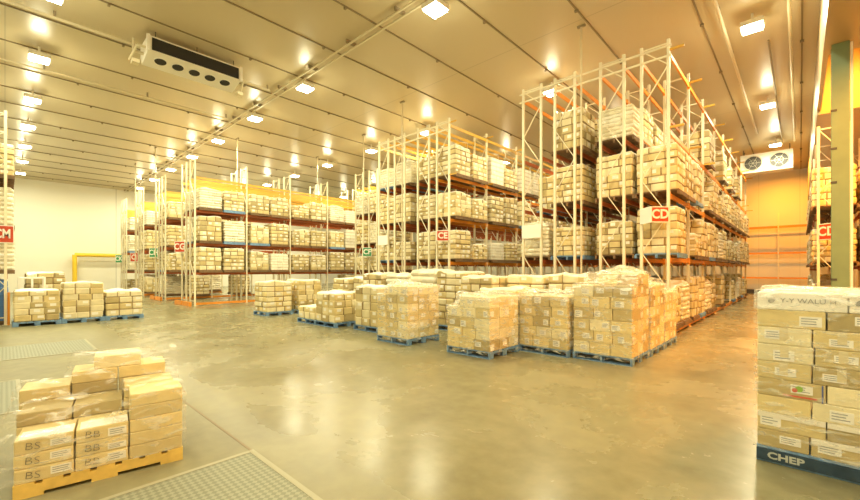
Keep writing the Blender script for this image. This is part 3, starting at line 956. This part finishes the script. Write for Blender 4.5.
# A: three pallets deep, the corner block
grid_stack(-3.49, 8.16, 'tall corner stack', [[6, 6, 6], [6, 7, 7], [7, 7, 7]], .232, seed=11, film_m='film')
grid_stack(-3.47, 9.39, 'stack behind the tall corner stack', [[7, 7, 6], [7, 7, 6], [6, 6, 6]], .225, want=('side',), seed=12, film_m='film')
grid_stack(-3.47, 10.62, 'rear stack of the corner row', [[6, 6, 5], [6, 6, 5], [6, 6, 5]], .23, want=('side',), seed=13, film_m='film')
grid_stack(-4.72, 8.06, 'low stack beside the tall corner one', [[5, 5, 5], [5, 5, 5], [5, 5, 5]], .225, want=('front',), seed=14)
grid_stack(-5.83, 6.82, 'stack with a stepped top', [[4, 5, 5], [5, 5, 5], [5, 5, 5]], .225, seed=15)
grid_stack(-8.15, 6.70, 'stack out in front of the others', [[5, 6, 6], [6, 6, 6], [6, 6, 6]], .215, seed=16)

# further stacks: wrapped loads seen from farther off
def floor_load(x, y, h, name, seed, kind='card', lay=.22, pal='pallet_blue', W=1.09, D=1.09):
    pallet(x + .57, y + .57, pal, ('blue' if pal == 'pallet_blue' else 'timber') + ' pallet under the ' + name)
    me = skin_load(kind, W, D, h - PH, lay, seed, res=.03, bulge=.01)
    o = put(LNAME[kind], me, None, (x + .57, y + .57, PH + .001))
    tag(o, name, 'pallet load', 'wrapped loads on the floor')
floor_load(-10.2, 7.45, 1.35, 'wrapped carton load beside the low double load', 201)
floor_load(-13.15, 7.15, .62, 'very low carton load, shortest on the floor', 202)
floor_load(-11.98, 7.15, 1.1, 'waist-high carton load joined to the shortest one', 203)
floor_load(-16.7, 7.1, 1.38, 'white-topped carton load standing alone before the long low rack', 204)
floor_load(-16.65, 8.45, 1.42, 'brown carton load behind the lone white-topped load', 205)
floor_load(-14.7, 9.6, 1.5, 'brown carton load rising behind the shortest load', 206)
floor_load(-13.4, 9.7, 1.55, 'brown carton load, second behind the shortest load', 207)
floor_load(-12.1, 9.2, 1.72, 'tall carton load rising behind the waist-high one', 208)
floor_load(-10.86, 9.3, 1.72, 'tall pale load in the second line of the floor', 209, 'sack', .18)
floor_load(-9.6, 9.3, 1.85, 'tallest pale load in the second line of the floor', 210, 'sack', .2)
floor_load(-8.35, 9.2, 1.8, 'brown carton load behind the stack out in front', 211)
floor_load(-7.12, 8.85, 1.68, 'brown carton load behind the stepped stack', 212)
floor_load(-5.9, 9.35, 1.7, 'brown carton load behind the low stack', 213)
floor_load(-4.70, 9.4, 1.74, 'carton load tucked beside the tall corner row', 214)
floor_load(-5.92, 8.08, 1.4, 'carton load standing right behind the stepped stack', 215)
floor_load(-19.70, .17, 1.2, 'brown carton load next to the orange rack guard', 221)
floor_load(-19.70, 1.34, 1.42, 'tallest of three carton loads in line by the dock rack', 222)
floor_load(-19.70, 2.51, 1.08, 'lowest carton load ending the line by the dock rack', 223)
floor_load(-22.2, .5, 1.78, 'carton load standing behind the three in line', 224)
t = thing('white_cage', 'white slatted cage peeping over the loads by the dock rack', 'cage', (-20.42, .66, 0))
for z in (.12, .62, 1.12, 1.54): MB().box(-.4, .4, -.32, .32, z, z + .05).build('shelf', M['white'], t)
for a in (-1, 1):
    for b in (-1, 1): MB().box(a * .4 - .03, a * .4 + .03, b * .32 - .03, b * .32 + .03, 0, 1.6).build('corner_post', M['white'], t)
MB().box(.401, .425, -.03, .03, .1, 1.6).build('centre_post', M['white'], t)

# ------------------------------------------------------------------ the yellow pallet by the dock
FX, FY = -4.59, 0.04
FR = math.radians(81)
c_, s_ = math.cos(FR), math.sin(FR)
def fg(u, v): return (FX + u * c_ - v * s_, FY + u * s_ + v * c_)
px, py = fg(.58, .58)
t = thing('pallet', 'yellow timber pallet holding low cartons by the dock plate', 'pallet', (px, py, 0), FR, 'floor pallets')
for k in range(7): MB().box(-.58 + k * .1725, -.58 + k * .1725 + .125, -.58, .58, .098, .12).build('deck_board', M['pallet_yellow'], t)
for y in (-.557, 0, .557):
    b = MB().box(-.58, .58, y - .022, y + .022, .03, .0975)
    for x in (-.58, -.1, .4): b.box(x, x + .18, y - .022, y + .022, .0, .0301)
    b.build('bearer', M['pallet_yellow'], t)
colw = [0, .37, .74, 1.16]
hts = [[3, 3, 5], [4, 4, 5], [5, 6, 6]]
ush = [0, -.04, -.08]
LHF = .118
rowd = [0, .385, .77, 1.155]
wordr = ['front row', 'middle row', 'rear row']
wordc = ['first', 'second', 'third']
rnd2 = rnd; rnd = random.Random(5)
ztab = []
for r_ in range(3):
    zr = []
    for c in range(3):
        for L_ in range(hts[r_][c]):
            if r_ == 1 and c == 1 and L_ < 2: continue
            w_, d_ = colw[c + 1] - colw[c], rowd[r_ + 1] - rowd[r_]
            lb = 'carton on the yellow pallet, %s, %s column, %s layer up' % (wordr[r_], wordc[c], ORD[L_])
            o = carton((FX, FY), FR, colw[c] + w_ / 2 + ush[r_], rowd[r_] + d_ / 2, .12 + L_ * LHF, w_, d_, LHF, lb, 'cartons on the yellow pallet',
                       mi='card_a' if r_ == 0 else None, lab=(r_ == 0 and c < 2), lw=.13, lpos=w_ / 2 - .085)
            if r_ == 0 and c < 2:
                tx = text('marker_writing', 'BS' if c == 0 else 'BB', .085, M['ink'], o, (-.07, -d_ / 2 - .001, LHF * .48), (1, 0, 0), (0.18, 0, 1), -.002, 1.15)
            if r_ == 0 and c < 2 and L_ == 2:
                q = MB(); q.box(-w_ / 2 + .03, w_ / 2 - .01, -d_ / 2 + .01, -d_ / 2 + .22, LHF - .001, LHF + .003); q.build('white_sheet', M['label'], o)
        zr.append(.12 + hts[r_][c] * LHF)
    ztab.append(zr)
# the open carton on top of the pile
w_, d_ = .40, .36
u, v = .66, .97
o = carton((FX, FY), FR + .0, u, v, .12 + 6 * LHF, w_, d_, .13, 'uppermost carton on the yellow pallet, at its rear corner', 'cartons on the yellow pallet', mi='card_c', lab=False)
ztab[2][1] += .13; ztab[2][2] += .13
rnd = rnd2
film('film', (*fg(-.10, 0), 0), FR, 1.265, 1.165, ztab, .13, 'clear film draped over the low cartons on the yellow pallet', 'film_thin', 'film', n=30, seed=3, rough=.02, lift=.02)

# ------------------------------------------------------------------ the blue pallet by the green column
RX, RY = -.31, 5.02
t = pallet(RX + .58, RY + .58, 'pallet_blue', 'blue stencilled pallet under the tall stack in front of the green column')
MB().box(-.58, .58, -.5995, -.5805, .02, .127).build('stencilled_board', M['pallet_navy'], t)
text('stencil_lettering', 'CHEP', .085, M['stencil'], t, (-.37, -.601, .073), (1, 0, 0), (0, 0, 1), .003, 1.25)
RLH = .165
rnd2 = rnd; rnd = random.Random(21)
for L_ in range(9):
    two = L_ in (1, 3, 7)
    e = [0, .485, 1.15] if two else [0, .39 + rnd.uniform(-.02, .02), .77, 1.15]
    if L_ == 8: e = [0, .62, 1.15]
    for c in range(len(e) - 1):
        w_ = e[c + 1] - e[c]
        white = L_ == 8
        lb = 'carton on the stencilled blue pallet, %s layer up, %s along the front' % (ORD[L_], NTH[c])
        if white: lb = 'white ' + lb
        o = carton((RX, RY), 0, e[c] + w_ / 2, .195, PH + L_ * RLH, w_, .39, RLH, lb, 'cartons on the stencilled pallet',
                   mi='label' if white else None, lab=(not white and rnd.random() < .8), lid=(L_ in (1,) or (L_ == 0 and c == 1)), tape=(L_ in (4, 5, 6)), lw=.15)
        if white:
            text('carton_print', 'Y-Y WALU H' if c == 0 else 'WALU', .06, M['ink_grey'], o, (.05, -.197, RLH * .55), (1, 0, 0), (0, 0, 1), .0, 1.1)
            q = MB(); q.disc((-.2, -.1965, RLH * .55), (0, -1, 0), .03, 16, .7); q.build('carton_emblem', M['ink_grey'], o)
        if L_ == 3 and c == 0:
            q = MB(); q.disc((.06, -.1965, .10), (0, -1, 0), .028, 16); q.build('carton_emblem', M['ink_green'], o)
            q = MB(); q.disc((.03, -.1968, .085), (0, -1, 0), .02, 16); q.build('carton_emblem', M['ink_red'], o)
            q = MB().box(-.05, .18, -.1968, -.196, .02, .035); q.build('printed_line', M['ink_red'], o)
            q = MB().box(.21, .22, -.1968, -.196, .0, .16); q.build('printed_line', M['ink_blue'], o)
    # the column behind on the open side
    o = carton((RX, RY), 0, .195, .77, PH + L_ * RLH, .385, .755, RLH, 'long carton on the stencilled blue pallet, %s layer up, behind the front' % ORD[L_], 'cartons on the stencilled pallet', lab=False)
for c in (1, 2):
    o = carton((RX, RY), 0, c * .383 + .19, .77, PH + 8 * RLH, .38, .755, RLH, 'long carton on top of the stencilled pallet stack, %s from its open side' % NTH[c], 'cartons on the stencilled pallet', lab=False)
    o = carton((RX, RY), 0, c * .383 + .19, .77, PH + 7 * RLH, .38, .755, RLH, 'long carton below the top course of the stencilled pallet stack, %s from its open side' % NTH[c], 'cartons on the stencilled pallet', lab=False)
rnd = rnd2
zt = PH + 9 * RLH
film('film', (RX, RY, 0), 0, 1.15, 1.15, [[zt] * 3] * 3, .14, 'clear film with bunched top around the stack in front of the green column', 'film', n=26, seed=31, rough=.03, lift=.02)
